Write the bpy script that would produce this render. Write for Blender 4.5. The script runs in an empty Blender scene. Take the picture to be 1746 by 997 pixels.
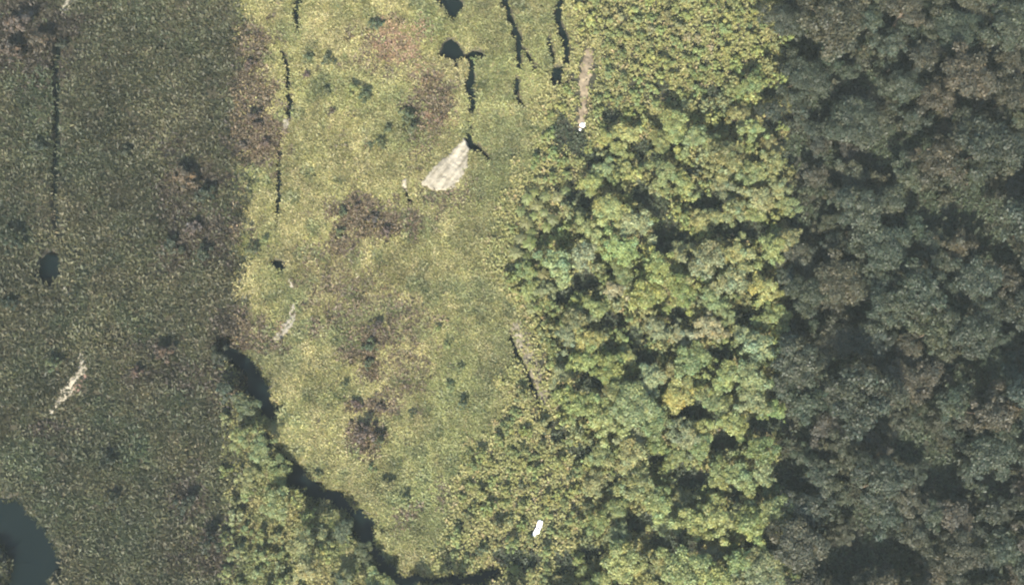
import bpy, math, random
import numpy as np

# ------------------------------------------------------------------ camera, sky, sun, exposure
scene = bpy.context.scene
COL = scene.collection
TILT = math.radians(12.0)
DIST = 150.0
LENS = 44.2
cam_data = bpy.data.cameras.new("camera")
cam_data.lens = LENS
cam_data.sensor_width = 36.0
cam_data.clip_end = 12000.0
cam = bpy.data.objects.new("camera", cam_data)
cam.location = (0.0, -DIST * math.sin(TILT), DIST * math.cos(TILT))
cam.rotation_euler = (TILT, 0.0, 0.0)
COL.objects.link(cam)
scene.camera = cam

SUN_ELEV = math.radians(41.0)
SHADOW_AZ = math.radians(80.0)          # direction in which shadows fall, from +X towards +Y
world = bpy.data.worlds.new("World")
scene.world = world
world.use_nodes = True
wn = world.node_tree.nodes
sky = wn.new("ShaderNodeTexSky")
sky.sky_type = 'NISHITA'
sky.sun_disc = False
sky.sun_elevation = SUN_ELEV
sx, sy = -math.cos(SHADOW_AZ), -math.sin(SHADOW_AZ)      # towards the sun
sky.sun_rotation = math.atan2(sx, sy)
sky.air_density = 1.0
sky.dust_density = 1.5
world.node_tree.links.new(sky.outputs[0], wn["Background"].inputs[0])
wn["Background"].inputs[1].default_value = 0.12
sun_data = bpy.data.lights.new("sun", 'SUN')
sun_data.energy = 5.0
sun_data.angle = math.radians(0.6)
sun_data.color = (1.0, 0.93, 0.79)
sun = bpy.data.objects.new("sun", sun_data)
ce = math.cos(SUN_ELEV)
import mathutils
sun.rotation_euler = mathutils.Vector((-sx * ce, -sy * ce, -math.sin(SUN_ELEV))).to_track_quat('-Z', 'Y').to_euler()
sun.location = (sx * 200, sy * 200, 200)
COL.objects.link(sun)
scene.view_settings.view_transform = 'Standard'
scene.view_settings.look = 'None'
scene.view_settings.exposure = 1.82
scene.view_settings.gamma = 1.0
scene.render.filter_size = 1.9
scene.cycles.filter_width = 2.1        # a soft lens

# ------------------------------------------------------------------ survey grid: plan units <-> metres
rng = np.random.default_rng(11)
random.seed(11)
K = 36.0 / 1746.0 / LENS
CT, ST = math.cos(TILT), math.sin(TILT)
CY, CZ = -DIST * ST, DIST * CT

def W(px, py, z=0.0):
    """plan unit -> ground position in metres at height z"""
    px = np.asarray(px, float); py = np.asarray(py, float)
    u = (px - 873.0) * K; v = (498.5 - py) * K
    dy = v * CT + ST; dz = v * ST - CT
    t = (z - CZ) / dz
    return u * t, CY + dy * t

def PX(x, y, z=0.0):
    x = np.asarray(x, float); y = np.asarray(y, float)
    ry = y - CY; rz = z - CZ
    c = ry * CT + rz * ST
    d = ry * ST - rz * CT
    return 873.0 + x / d / K, 498.5 - c / d / K

M = 0.07   # metres per plan unit

_tabs = {}
def noise(x, y, scale, seed=0, octv=1):
    """smooth value noise in -1..1"""
    x = np.asarray(x, float) / scale; y = np.asarray(y, float) / scale
    out = 0; amp = 1.0; tot = 0
    for o in range(octv):
        key = seed * 17 + o
        if key not in _tabs:
            _tabs[key] = np.random.default_rng(1000 + key).uniform(-1, 1, (256, 256))
        T = _tabs[key]
        xi = np.floor(x).astype(int); yi = np.floor(y).astype(int)
        fx = x - xi; fy = y - yi
        fx = fx * fx * (3 - 2 * fx); fy = fy * fy * (3 - 2 * fy)
        a = T[xi & 255, yi & 255]; b = T[(xi + 1) & 255, yi & 255]
        c = T[xi & 255, (yi + 1) & 255]; d = T[(xi + 1) & 255, (yi + 1) & 255]
        out = out + amp * ((a * (1 - fx) + b * fx) * (1 - fy) + (c * (1 - fx) + d * fx) * fy)
        tot += amp; amp *= 0.5; x = x * 2.03 + 7.7; y = y * 2.03 + 3.1
    return out / tot * 1.4

def sstep(a, b, x):
    t = np.clip((x - a) / (b - a), 0, 1)
    return t * t * (3 - 2 * t)

# ------------------------------------------------------------------ plan of the ground
# ditches; their dark water also stands in for the shade inside: (points, widths)
STREAMS = [
    ([(512, -40), (508, 0), (503, 25), (508, 52)], [12, 12, 11, 7]),
    ([(478, 84), (490, 115), (489, 150), (495, 180), (490, 198)], [7, 11, 9, 11, 7]),
    ([(478, 232), (475, 300), (474, 345), (471, 388)], [6, 8, 7, 4]),
    ([(858, -40), (862, 0), (869, 30), (884, 62), (885, 116)], [16, 15, 15, 14, 9]),
    ([(893, 82), (903, 96), (913, 118)], [6, 9, 5]),
    ([(956, -40), (955, 0), (951, 32), (963, 66), (967, 98), (958, 116)], [14, 14, 13, 15, 12, 10]),
    ([(936, 60), (940, 92), (943, 104)], [7, 13, 7]),
    ([(806, 104), (800, 138), (806, 166), (803, 188)], [9, 17, 16, 9]),
    ([(799, 205), (799, 232), (804, 246), (818, 252), (834, 270)], [7, 11, 13, 13, 7]),
    ([(881, 134), (880, 156), (890, 178)], [10, 11, 8]),
    ([(690, 322), (695, 338), (703, 347)], [5, 6, 4]),
    ([(867, 566), (879, 598), (898, 634), (911, 668), (923, 702)], [6, 9, 9, 9, 5]),  # shadow edge beside the eroded bank, drawn as dark water
    ([(97, 60), (93, 110), (95, 180), (94, 260), (92, 330), (95, 395)], [9, 12, 13, 12, 13, 8]),
]
PONDS = [
    ([(752, 88), (768, 80), (784, 90)], [16, 32, 22]),
    ([(784, 94), (806, 94), (818, 93)], [12, 18, 17]),
    ([(774, 96), (778, 115)], [12, 4]),
    ([(752, -20), (772, 6), (771, 20), (770, 32)], [40, 34, 22, 4]),
    ([(948, 118), (949, 133)], [20, 18]),
    ([(85, 440), (82, 466)], [34, 46]),
    ([(463, 446), (474, 451)], [14, 18]),
]
CREEK_SHADE = [  # dark water sheets laid where broken shade falls below the bank
    ([(380, 590), (411, 618), (428, 652), (452, 690), (458, 712)], [20, 26, 42, 46, 26]),
    ([(456, 712), (452, 740), (468, 768), (492, 792), (508, 820), (540, 845), (572, 850)], [20, 10, 26, 36, 36, 36, 24]),
    ([(560, 846), (590, 862), (612, 890), (628, 920), (648, 955), (672, 990), (690, 1030)], [22, 26, 36, 36, 40, 36, 36]),
    ([(660, 990), (720, 990), (800, 990), (845, 972)], [26, 18, 22, 22]),  # tree shade along the foot, drawn as dark water
    ([(-60, 860), (0, 885), (34, 918), (52, 955), (46, 1000), (40, 1050)], [70, 84, 92, 88, 84, 90]),
]
# bare ground: name, points, widths
SCARS = {
    'main': ([(796, 226), (791, 250), (777, 279), (757, 301), (742, 308), (724, 313)], [5, 21, 44, 50, 36, 10]),
    'main_side': ([(694, 305), (689, 316), (694, 327)], [8, 13, 7]),
    'left_small': ([(490, 198), (488, 210), (484, 222)], [8, 14, 9]),
    'left_long': ([(500, 520), (499, 538), (489, 556), (470, 578)], [10, 16, 20, 11]),
    'left_sliver': ([(488, 471), (497, 484)], [8, 8]),
    'far_left_long': ([(143, 593), (141, 626), (118, 660), (84, 703)], [10, 17, 19, 9]),
    'far_left_top': ([(120, -30), (113, 4), (107, 18)], [22, 19, 9]),
    'far_left_sliver': ([(112, 492), (129, 517)], [7, 6]),
    'track': ([(1004, 88), (1000, 120), (996, 160), (994, 190), (991, 214)], [18, 24, 20, 16, 12]),
    'bank': ([(884, 553), (891, 576), (900, 604), (914, 634), (925, 668), (930, 698)], [22, 36, 26, 22, 20, 6]),
    'red': ([(492, 552), (488, 566)], [10, 8]),
    'far_left_red': ([(138, 640), (128, 662)], [22, 18]),
}

def caps(px, py, pts, wid):
    """signed distance (plan units) to a tapering stroke; negative inside"""
    best = np.full(np.shape(px), 1e9)
    for (a, b, wa, wb) in zip(pts[:-1], pts[1:], wid[:-1], wid[1:]):
        dx, dy = b[0] - a[0], b[1] - a[1]
        t = np.clip(((px - a[0]) * dx + (py - a[1]) * dy) / (dx * dx + dy * dy), 0, 1)
        d = np.hypot(px - a[0] - t * dx, py - a[1] - t * dy) - 0.5 * (wa + (wb - wa) * t)
        best = np.minimum(best, d)
    return best

def union(px, py, lst):
    best = np.full(np.shape(px), 1e9)
    for pts, wid in lst:
        best = np.minimum(best, caps(px, py, pts, wid))
    return best

def wobble(px, py, amp=5.0, sc=14.0, seed=3):
    return amp * noise(px, py, sc, seed, 2)

def d_water(px, py):
    return np.minimum(union(px, py, STREAMS) + wobble(px, py, 2.5, 9, 3),
                      union(px, py, PONDS) + wobble(px, py, 4, 12, 4))

def d_creek(px, py):
    return union(px, py, CREEK_SHADE) + wobble(px, py, 11, 22, 5)

def d_scar(px, py):
    return union(px, py, list(SCARS.values())) + wobble(px, py, 2.5, 7, 6)

class Raster:
    """a distance field sampled once every two plan units"""
    def __init__(self, fn):
        ax = np.arange(-140, 1900, 2.0); ay = np.arange(-140, 1160, 2.0)
        gx_, gy_ = np.meshgrid(ax, ay)
        self.v = fn(gx_, gy_)
    def __call__(self, px, py):
        i = np.clip((np.asarray(py, float) + 140) / 2, 0, self.v.shape[0] - 1.001)
        j = np.clip((np.asarray(px, float) + 140) / 2, 0, self.v.shape[1] - 1.001)
        i0 = i.astype(int); j0 = j.astype(int); a = i - i0; b = j - j0; v = self.v
        return (v[i0, j0] * (1 - b) + v[i0, j0 + 1] * b) * (1 - a) + (v[i0 + 1, j0] * (1 - b) + v[i0 + 1, j0 + 1] * b) * a
d_water = Raster(d_water); d_creek = Raster(d_creek); d_scar = Raster(d_scar)

def base_h(x, y):
    return 0.5 * noise(x, y, 14.0, 21, 2) + 0.12 * noise(x, y, 2.5, 22, 2)

def height(x, y):
    x = np.asarray(x, float); y = np.asarray(y, float)
    px, py = PX(x, y)
    h = base_h(x, y)
    fade = sstep(260, 120, np.maximum(np.abs(x), np.abs(y)))
    h = h * (0.3 + 0.7 * fade)
    h = h - 1.25 * sstep(3.0, -5.0, d_water(px, py))
    h = h - 2.6 * sstep(14.0, -12.0, d_creek(px, py))
    # main slip lies in a shallow hollow, eroded bank steps down
    return h

# dark openings in the wood (x, y, rx, ry)
GAPS = [(1095,328,14,17),(1117,352,19,16),(1200,345,17,16),(1226,342,17,10),(1128,415,18,22),(1143,382,14,10),
 (1230,392,13,14),(1278,394,28,16),(1172,405,14,10),(1045,545,20,12),(1083,575,12,16),(1158,533,16,9),(1270,545,24,11),
 (1230,605,20,12),(1095,610,16,9),(1163,706,16,14),(1188,698,14,16),(1215,712,11,10),(1230,755,20,14),(1300,725,36,12),
 (1175,812,27,18),(1253,845,8,12),(1260,872,8,14),(1155,925,42,18),(1095,890,24,14),(1295,930,27,14),(1048,820,14,14),
 (1335,815,16,18),(948,735,15,12),(960,502,18,14),(1000,477,22,14),(985,342,24,13),(1002,655,22,12),(990,770,18,9),
 (1110,780,12,10),(1370,75,25,12),(1480,80,20,14),(1485,140,18,16),(1395,180,14,14),(1510,250,25,36),(1560,240,32,18),
 (1355,260,22,30),(1420,270,16,14),(1575,350,27,22),(1665,350,46,34),(1395,330,20,14),(1372,372,24,14),(1640,190,30,10),
 (1460,525,20,14),(1390,555,24,16),(1430,625,30,20),(1645,630,30,22),(1682,645,18,16),(1560,760,36,28),(1610,800,22,34),
 (1450,875,36,16),(1490,940,27,30),(1430,960,30,27),(1545,965,22,18),(1665,985,22,14),(1376,740,20,18),(1345,800,14,26),
 (1700,420,26,24),(1735,280,16,16),(1738,560,16,18),(1690,840,20,14),
 (868,948,26,12),(905,955,16,10),(962,955,14,14),(1008,940,12,16),(1040,196,14,9),(1033,240,9,12),(955,222,9,30),(975,238,7,20),(990,245,7,20),(1008,268,14,8),(1128,150,10,6),(1216,160,9,7),(1310,160,11,7),(1240,205,12,8),(1318,212,14,7),(1098,255,16,9),(1120,272,9,9),(1150,250,12,10),(1185,290,10,8)]
GA = np.array(GAPS, float)

def gap_field(px, py, grow=0.0):
    """<1 inside an opening"""
    px = np.atleast_1d(px); py = np.atleast_1d(py)
    best = np.full(px.shape, 9.0)
    for gx, gy, rx, ry in GAPS:
        best = np.minimum(best, np.hypot((px - gx) / (rx + grow), (py - gy) / (ry + grow)))
    return best

# cover of the grassland: brown heath, reddish dead fern, fresh green (x, y, rx, ry, weight)
BROWN = [(432,70,30,30,.8),(425,150,36,38,.9),(440,232,46,46,1),(415,220,25,50,1),(735,165,36,46,.75),(610,360,48,26,1),(640,385,58,22,.85),(585,410,30,18,.8),
 (640,575,26,20,.9),(632,612,16,30,.9),(600,600,30,18,.6),(620,745,28,26,1.1),(645,690,42,13,.8),(605,690,16,10,.9),(690,660,30,14,.5),(575,540,22,14,.6),(540,560,16,14,.5),
 (455,590,26,12,.6),(50,60,78,66,1.1),(30,20,60,40,1),(330,310,52,34,1),(300,340,30,46,.9),(350,400,60,46,.9),(290,430,28,34,.8),(400,560,36,34,1),
 (390,640,30,60,.9),(310,640,34,24,.7),(270,590,36,20,.6),(320,850,30,36,.8),(380,930,44,50,.9),(240,640,34,16,.6),(330,950,30,30,.5),(90,730,40,14,.7),(300,250,30,20,.5),
 (690,880,18,26,.5),(760,840,14,36,.35),(1008,330,24,12,.3),(600,500,80,40,.42),(660,545,75,50,.40),(680,620,60,34,.40),(560,440,50,30,.35),(720,240,30,40,.35),(760,330,50,26,.4),(665,90,60,40,.35)]
RED = [(672,75,30,34,1),(690,50,40,14,.6),(655,95,18,12,.7),(722,130,18,24,.5),(480,560,14,10,.5),(745,200,24,14,.5)]
GREEN = [(430,300,40,26,.9),(590,145,60,30,.6),(620,165,60,24,.7),(690,225,50,36,.8),(500,15,24,22,.6),(640,45,18,18,.7),(440,420,30,26,.8),(455,470,30,20,.6),
 (830,200,40,60,.5),(800,340,60,70,.4),(880,320,60,60,.6),(520,560,30,16,.5),(430,560,24,20,.6),(460,640,30,30,.6),(790,700,60,140,.55),(720,870,80,60,.5),
 (60,160,40,44,.8),(70,250,60,60,.4),(160,280,50,30,.6),(20,380,34,40,.8),(60,620,50,30,.5),(190,760,60,50,.6),(40,780,50,40,.6),(200,900,60,40,.4),(760,30,40,30,.4),(900,120,60,60,.4),(782,600,9,60,.8),(795,690,9,50,.9),(760,660,8,40,.7),(870,430,16,60,.6),(850,150,12,60,.6),(560,700,16,30,.4),(500,720,30,40,.5),(470,450,12,60,.5)]

def blobs(px, py, lst, seed):
    v = np.zeros(np.shape(px))
    wob = 1 + 0.45 * noise(px, py, 16, seed, 3)
    for x, y, rx, ry, w in lst:
        d = np.hypot((px - x) / (rx * 1.15), (py - y) / (ry * 1.15)) * wob
        v = np.maximum(v, w * sstep(1.25, 0.55, d))
    return v

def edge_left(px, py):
    """1 in the far left band, whose dimming is put into plant and soil colour"""
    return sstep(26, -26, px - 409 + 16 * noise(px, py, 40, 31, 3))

def edge_right(px, py):  # one in the right band, dimmed through leaf colour
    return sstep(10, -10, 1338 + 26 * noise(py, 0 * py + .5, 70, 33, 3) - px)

def wood_x(py):
    return np.interp(py, [-80, 0, 100, 170, 235, 330, 480, 560, 640, 720, 800, 900, 1100],
                     [1345, 1345, 1330, 1190, 1025, 985, 862, 935, 940, 950, 985, 1000, 930])

def scrub_x(py):
    return np.interp(py, [-80, 0, 90, 130, 230, 300, 350, 450, 560, 700, 800, 900, 1100],
                     [975, 978, 985, 945, 930, 900, 870, 860, 905, 870, 800, 770, 700])

def in_sw(px, py):
    """bushy bank below and left of the creek"""
    line = np.interp(px, [380, 411, 452, 508, 572, 640, 690, 800, 1000], [560, 668, 742, 842, 882, 975, 1010, 1010, 1010])
    return py - line

# ------------------------------------------------------------------ mesh and material helpers
def mesh_from(name, verts, faces, colors=None, smooth=False, mat=None):
    """faces: (n,3) or (n,4) int array; colors per face (n,3)"""
    me = bpy.data.meshes.new(name)
    verts = np.ascontiguousarray(verts, dtype=np.float32); faces = np.ascontiguousarray(faces, dtype=np.int32)
    n, k = faces.shape
    me.vertices.add(len(verts)); me.vertices.foreach_set("co", verts.ravel())
    me.loops.add(n * k); me.loops.foreach_set("vertex_index", faces.ravel())
    me.polygons.add(n); me.polygons.foreach_set("loop_start", np.arange(0, n * k, k, dtype=np.int32))
    me.polygons.foreach_set("loop_total", np.full(n, k, dtype=np.int32))
    if smooth: me.polygons.foreach_set("use_smooth", np.ones(n, dtype=bool))
    me.update(calc_edges=True)
    if colors is not None:
        a = me.attributes.new("tint", 'FLOAT_COLOR', 'FACE')
        c = np.ones((n, 4), dtype=np.float32); c[:, :3] = colors
        a.data.foreach_set("color", c.ravel())
    if mat: me.materials.append(mat)
    return me

def link(name, me, parent=None, loc=None, **props):
    o = bpy.data.objects.new(name, me)
    COL.objects.link(o)
    if parent: o.parent = parent
    if loc is not None: o.location = loc
    for k, v in props.items(): o[k] = v
    return o

def new_mat(name):
    m = bpy.data.materials.new(name); m.use_nodes = True
    nt = m.node_tree
    return m, nt, nt.nodes, nt.links, nt.nodes["Principled BSDF"]

def leaf_material(name, use_object, rough=0.55, trans=0.3):
    m, nt, N, L, bs = new_mat(name)
    at = N.new("ShaderNodeAttribute"); at.attribute_name = "tint"
    col = at.outputs["Color"]
    if use_object:
        oi = N.new("ShaderNodeObjectInfo")
        mx = N.new("ShaderNodeMix"); mx.data_type = 'RGBA'; mx.blend_type = 'MULTIPLY'
        mx.inputs["Factor"].default_value = 1.0
        L.new(oi.outputs["Color"], mx.inputs["A"]); L.new(col, mx.inputs["B"])
        col = mx.outputs["Result"]
    L.new(col, bs.inputs["Base Color"])
    bs.inputs["Roughness"].default_value = rough
    bs.inputs["Specular IOR Level"].default_value = 0.3
    tr = N.new("ShaderNodeBsdfTranslucent")
    g = N.new("ShaderNodeMix"); g.data_type = 'RGBA'; g.blend_type = 'MULTIPLY'; g.inputs["Factor"].default_value = 1.0
    L.new(col, g.inputs["A"]); g.inputs["B"].default_value = (1.1, 1.2, 0.6, 1)
    L.new(g.outputs["Result"], tr.inputs["Color"])
    ms = N.new("ShaderNodeMixShader"); ms.inputs[0].default_value = trans
    L.new(bs.outputs[0], ms.inputs[1]); L.new(tr.outputs[0], ms.inputs[2])
    L.new(ms.outputs[0], N["Material Output"].inputs["Surface"])
    return m

def noisy_material(name, c1, c2, scale, rough=0.9, bump=0.4, detail=8, c3=None, stretch=None):
    m, nt, N, L, bs = new_mat(name)
    tc = N.new("ShaderNodeTexCoord")
    no = N.new("ShaderNodeTexNoise"); no.inputs["Scale"].default_value = scale; no.inputs["Detail"].default_value = detail
    no.inputs["Roughness"].default_value = 0.65
    if stretch:
        mp = N.new("ShaderNodeMapping"); mp.vector_type = 'TEXTURE'; mp.inputs["Rotation"].default_value = (0, 0, stretch[0]); mp.inputs["Scale"].default_value = (stretch[1], 1, 1)
        L.new(tc.outputs["Object"], mp.inputs["Vector"]); L.new(mp.outputs[0], no.inputs["Vector"])
    else:
        L.new(tc.outputs["Object"], no.inputs["Vector"])
    cr = N.new("ShaderNodeValToRGB")
    cr.color_ramp.elements[0].position = 0.35; cr.color_ramp.elements[0].color = (*c1, 1)
    cr.color_ramp.elements[1].position = 0.65; cr.color_ramp.elements[1].color = (*c2, 1)
    if c3:
        e = cr.color_ramp.elements.new(0.5); e.color = (*c3, 1)
    L.new(no.outputs["Fac"], cr.inputs["Fac"]); L.new(cr.outputs["Color"], bs.inputs["Base Color"])
    bs.inputs["Roughness"].default_value = rough
    bs.inputs["Specular IOR Level"].default_value = 0.2
    bp = N.new("ShaderNodeBump"); bp.inputs["Strength"].default_value = bump; bp.inputs["Distance"].default_value = 0.12
    n2 = N.new("ShaderNodeTexNoise"); n2.inputs["Scale"].default_value = scale * 2.7; n2.inputs["Detail"].default_value = 10
    L.new(tc.outputs["Object"], n2.inputs["Vector"])
    L.new(n2.outputs["Fac"], bp.inputs["Height"]); L.new(bp.outputs[0], bs.inputs["Normal"])
    return m

MAT_TREE = leaf_material("tree_leaf", True)
MAT_STUFF = leaf_material("ground_leaf", False, 0.6, 0.25)
MAT_BARK = noisy_material("bark", (0.06, 0.045, 0.03), (0.14, 0.11, 0.08), 6.0)
MAT_PALE_BARK = noisy_material("pale_bark", (0.22, 0.19, 0.15), (0.34, 0.30, 0.24), 5.0)
MAT_PALE = noisy_material("pale_earth", (0.085, 0.074, 0.053), (0.25, 0.226, 0.175), 1.3, c3=(0.178, 0.160, 0.121), stretch=(math.radians(54), 4.5))
MAT_BROWN = noisy_material("brown_earth", (0.085, 0.066, 0.044), (0.18, 0.146, 0.095), 1.1, c3=(0.13, 0.104, 0.07))
MAT_GREYB = noisy_material("grey_brown_earth", (0.06, 0.051, 0.037), (0.19, 0.166, 0.12), 0.7, c3=(0.115, 0.099, 0.071))
MAT_RED = noisy_material("red_earth", (0.09, 0.058, 0.045), (0.15, 0.10, 0.075), 1.3)

def ground_material():
    m, nt, N, L, bs = new_mat("soil")
    at = N.new("ShaderNodeAttribute"); at.attribute_name = "soil"
    tc = N.new("ShaderNodeTexCoord")
    no = N.new("ShaderNodeTexNoise"); no.inputs["Scale"].default_value = 1.6; no.inputs["Detail"].default_value = 9
    L.new(tc.outputs["Object"], no.inputs["Vector"])
    mr = N.new("ShaderNodeMapRange"); mr.inputs["From Min"].default_value = 0.3; mr.inputs["From Max"].default_value = 0.7
    mr.inputs["To Min"].default_value = 0.6; mr.inputs["To Max"].default_value = 1.4
    L.new(no.outputs["Fac"], mr.inputs["Value"])
    mx = N.new("ShaderNodeMix"); mx.data_type = 'RGBA'; mx.blend_type = 'MULTIPLY'; mx.inputs["Factor"].default_value = 1
    L.new(at.outputs["Color"], mx.inputs["A"]); L.new(mr.outputs["Result"], mx.inputs["B"])
    L.new(mx.outputs["Result"], bs.inputs["Base Color"])
    bs.inputs["Roughness"].default_value = 0.95; bs.inputs["Specular IOR Level"].default_value = 0.1
    bp = N.new("ShaderNodeBump"); bp.inputs["Strength"].default_value = 0.6; bp.inputs["Distance"].default_value = 0.15
    L.new(no.outputs["Fac"], bp.inputs["Height"]); L.new(bp.outputs[0], bs.inputs["Normal"])
    return m

def water_material():
    m, nt, N, L, bs = new_mat("peat_water")
    bs.inputs["Base Color"].default_value = (0.003, 0.006, 0.006, 1)
    bs.inputs["Roughness"].default_value = 0.25
    bs.inputs["Specular IOR Level"].default_value = 0.12
    tc = N.new("ShaderNodeTexCoord")
    no = N.new("ShaderNodeTexNoise"); no.inputs["Scale"].default_value = 2.2; no.inputs["Detail"].default_value = 4
    L.new(tc.outputs["Object"], no.inputs["Vector"])
    bp = N.new("ShaderNodeBump"); bp.inputs["Strength"].default_value = 0.15; bp.inputs["Distance"].default_value = 0.05
    L.new(no.outputs["Fac"], bp.inputs["Height"]); L.new(bp.outputs[0], bs.inputs["Normal"])
    return m
MAT_WATER = water_material()

# ------------------------------------------------------------------ the ground, one sheet to the horizon
def axis(lo, hi, step):
    a = np.arange(lo, hi + step / 2, step)
    out = []; g = step; v = hi
    while v < 5000:
        g *= 1.35; v += g; out.append(v)
    out = np.array(out)
    return np.concatenate([(lo - (out - hi))[::-1], a, out])

gx = axis(-68, 68, 0.24); gy = axis(-42, 44, 0.24)
GX, GY = np.meshgrid(gx, gy)
GZ = height(GX, GY)
gpx, gpy = PX(np.clip(GX, -70, 70), np.clip(GY, -45, 48))
nv = np.stack([GX.ravel(), GY.ravel(), GZ.ravel()], 1)
nxg, nyg = len(gx), len(gy)
idx = np.arange(nxg * nyg).reshape(nyg, nxg)
gf = np.stack([idx[:-1, :-1].ravel(), idx[:-1, 1:].ravel(), idx[1:, 1:].ravel(), idx[1:, :-1].ravel()], 1)
gme = mesh_from("ground", nv, gf, smooth=True, mat=ground_material())
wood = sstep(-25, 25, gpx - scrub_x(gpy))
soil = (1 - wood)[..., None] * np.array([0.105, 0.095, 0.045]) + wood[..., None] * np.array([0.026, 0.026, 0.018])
left_dim = edge_left(gpx, gpy)[..., None]
soil = soil * (1 - left_dim) + left_dim * np.array([0.032, 0.029, 0.019])  # soil colour darkened to carry the left band's dimming
soil = np.where((d_creek(gpx, gpy) < 6)[..., None], np.array([0.035, 0.033, 0.026]), soil)
wet = sstep(5, -1, d_water(gpx, gpy))[..., None]
soil = soil * (1 - wet) + wet * np.array([0.03, 0.028, 0.022])
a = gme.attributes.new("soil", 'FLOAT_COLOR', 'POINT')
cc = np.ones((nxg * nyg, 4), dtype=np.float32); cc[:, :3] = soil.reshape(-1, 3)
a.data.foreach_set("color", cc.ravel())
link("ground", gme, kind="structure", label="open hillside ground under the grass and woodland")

# ------------------------------------------------------------------ water ribbons
def ribbon(name, pts, wid, drop, label, widen=1.0):
    P = []; Wd = []
    for (a, b, wa, wb) in zip(pts[:-1], pts[1:], wid[:-1], wid[1:]):
        n = max(2, int(math.hypot(b[0] - a[0], b[1] - a[1]) / 6))
        for i in range(n):
            t = i / n
            P.append((a[0] + (b[0] - a[0]) * t, a[1] + (b[1] - a[1]) * t)); Wd.append(wa + (wb - wa) * t)
    P.append(pts[-1]); Wd.append(wid[-1])
    P = np.array(P, float); Wd = np.array(Wd) * widen
    P = np.concatenate([[P[0] - (P[1] - P[0])], P, [P[-1] + (P[-1] - P[-2])]])
    Wd = np.concatenate([[Wd[0] * .6], Wd, [Wd[-1] * .6]])
    T = np.gradient(P, axis=0); T /= np.linalg.norm(T, axis=1)[:, None]
    Nn = np.stack([-T[:, 1], T[:, 0]], 1)
    cx, cy = W(P[:, 0], P[:, 1])
    zc = base_h(cx, cy)
    k = np.ones(7) / 7
    zc = np.convolve(np.pad(zc, 3, mode='edge'), k, 'valid') - drop
    vs = []
    cols = (-1, -0.5, 0, 0.5, 1)
    for s in cols:
        q = P + Nn * (Wd * 0.5 * s)[:, None]
        x, y = W(q[:, 0], q[:, 1])
        vs.append(np.stack([x, y, zc], 1))
    V = np.stack(vs, 1).reshape(-1, 3)
    m = len(P); c = len(cols)
    ii = np.arange(m * c).reshape(m, c)
    F = np.stack([ii[:-1, :-1].ravel(), ii[1:, :-1].ravel(), ii[1:, 1:].ravel(), ii[:-1, 1:].ravel()], 1)
    link(name, mesh_from(name, V, F, smooth=True, mat=MAT_WATER), kind="structure", label=label)

for i, (p, w) in enumerate(STREAMS):
    ribbon("stream", p, w, 0.75, "narrow dark stream channel cut through the grass, dark water also standing for shade", 1.35)
for i, (p, w) in enumerate(PONDS):
    ribbon("pond", p, w, 0.75 + 0.01 * i, "small dark pool of still water in the grass", 1.25)
for i, (p, w) in enumerate(CREEK_SHADE):
    ribbon("creek", p, w, 1.75 + 0.012 * i, "dark creek water standing in for shade below the bushy bank", 1.35)

# ------------------------------------------------------------------ bare earth
def scar(name, key, mat, label, lift=0.10, rough=0.10):
    pts, wid = SCARS[key]
    A = np.array(pts, float); mw = max(wid)
    x0, y0 = A.min(0) - mw - 6; x1, y1 = A.max(0) + mw + 6
    st = 1.4
    ux = np.arange(x0, x1, st); uy = np.arange(y0, y1, st)
    UX, UY = np.meshgrid(ux, uy)
    d = caps(UX, UY, pts, wid) + wobble(UX, UY, 3.2, 8, 6) + wobble(UX, UY, 1.5, 3, 9)
    X, Y = W(UX, UY)
    Z = height(X, Y)
    prof = sstep(2.5, -4.0, d)
    streak = noise((UX * .8 + UY * .6) * 1.3, (UY * .8 - UX * .6) * .28, 4.5, 41, 3)
    Z = Z - 0.18 + (lift + 0.18) * prof + prof * rough * (1.2 * streak + noise(UX, UY, 4.0, 42, 3))
    keep = d < 3.5
    ii = np.arange(UX.size).reshape(UX.shape)
    k4 = keep[:-1, :-1] & keep[1:, :-1] & keep[1:, 1:] & keep[:-1, 1:]
    F = np.stack([ii[:-1, :-1][k4], ii[1:, :-1][k4], ii[1:, 1:][k4], ii[:-1, 1:][k4]], 1)
    used, inv = np.unique(F, return_inverse=True)
    V = np.stack([X.ravel(), Y.ravel(), Z.ravel()], 1)[used]
    me = mesh_from(name, V, inv.reshape(F.shape), smooth=True, mat=mat)
    link(name, me, kind="structure", label=label)

scar("landslip_scar", 'main', MAT_PALE, "large pale bare landslip scar widening towards its foot", 0.16, 0.055)
scar("bare_earth", 'main_side', MAT_PALE, "small pale bare patch left of the large landslip scar")
scar("bare_earth", 'left_small', MAT_PALE, "short pale bare patch at the foot of the left stream")
scar("bare_earth", 'left_long', MAT_PALE, "thin curved pale bare streak in the left grass")
scar("bare_earth", 'left_sliver', MAT_PALE, "tiny pale sliver of bare earth in the left grass")
scar("bare_earth", 'far_left_long', MAT_PALE, "long curved pale bare streak in the dark sedge at far left")
scar("bare_earth", 'far_left_top', MAT_PALE, "pale bare patch at the top of the dark sedge")
scar("bare_earth", 'far_left_sliver', MAT_PALE, "pale sliver of bare earth below the far left pool")
scar("earth_track", 'track', MAT_BROWN, "short brown bare earth track leading down to white debris", 0.06, 0.05)
scar("eroded_bank", 'bank', MAT_GREYB, "grey brown eroded bank where grass meets woodland", 0.10, 0.10)
scar("bare_earth", 'red', MAT_RED, "reddish soil beside the thin curved pale streak", 0.05)
scar("bare_earth", 'far_left_red', MAT_RED, "reddish soil beside the long pale streak at far left", 0.05)

# ------------------------------------------------------------------ leaf and blade geometry
def unit(v):
    return v / np.maximum(np.linalg.norm(v, axis=-1, keepdims=True), 1e-9)

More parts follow.
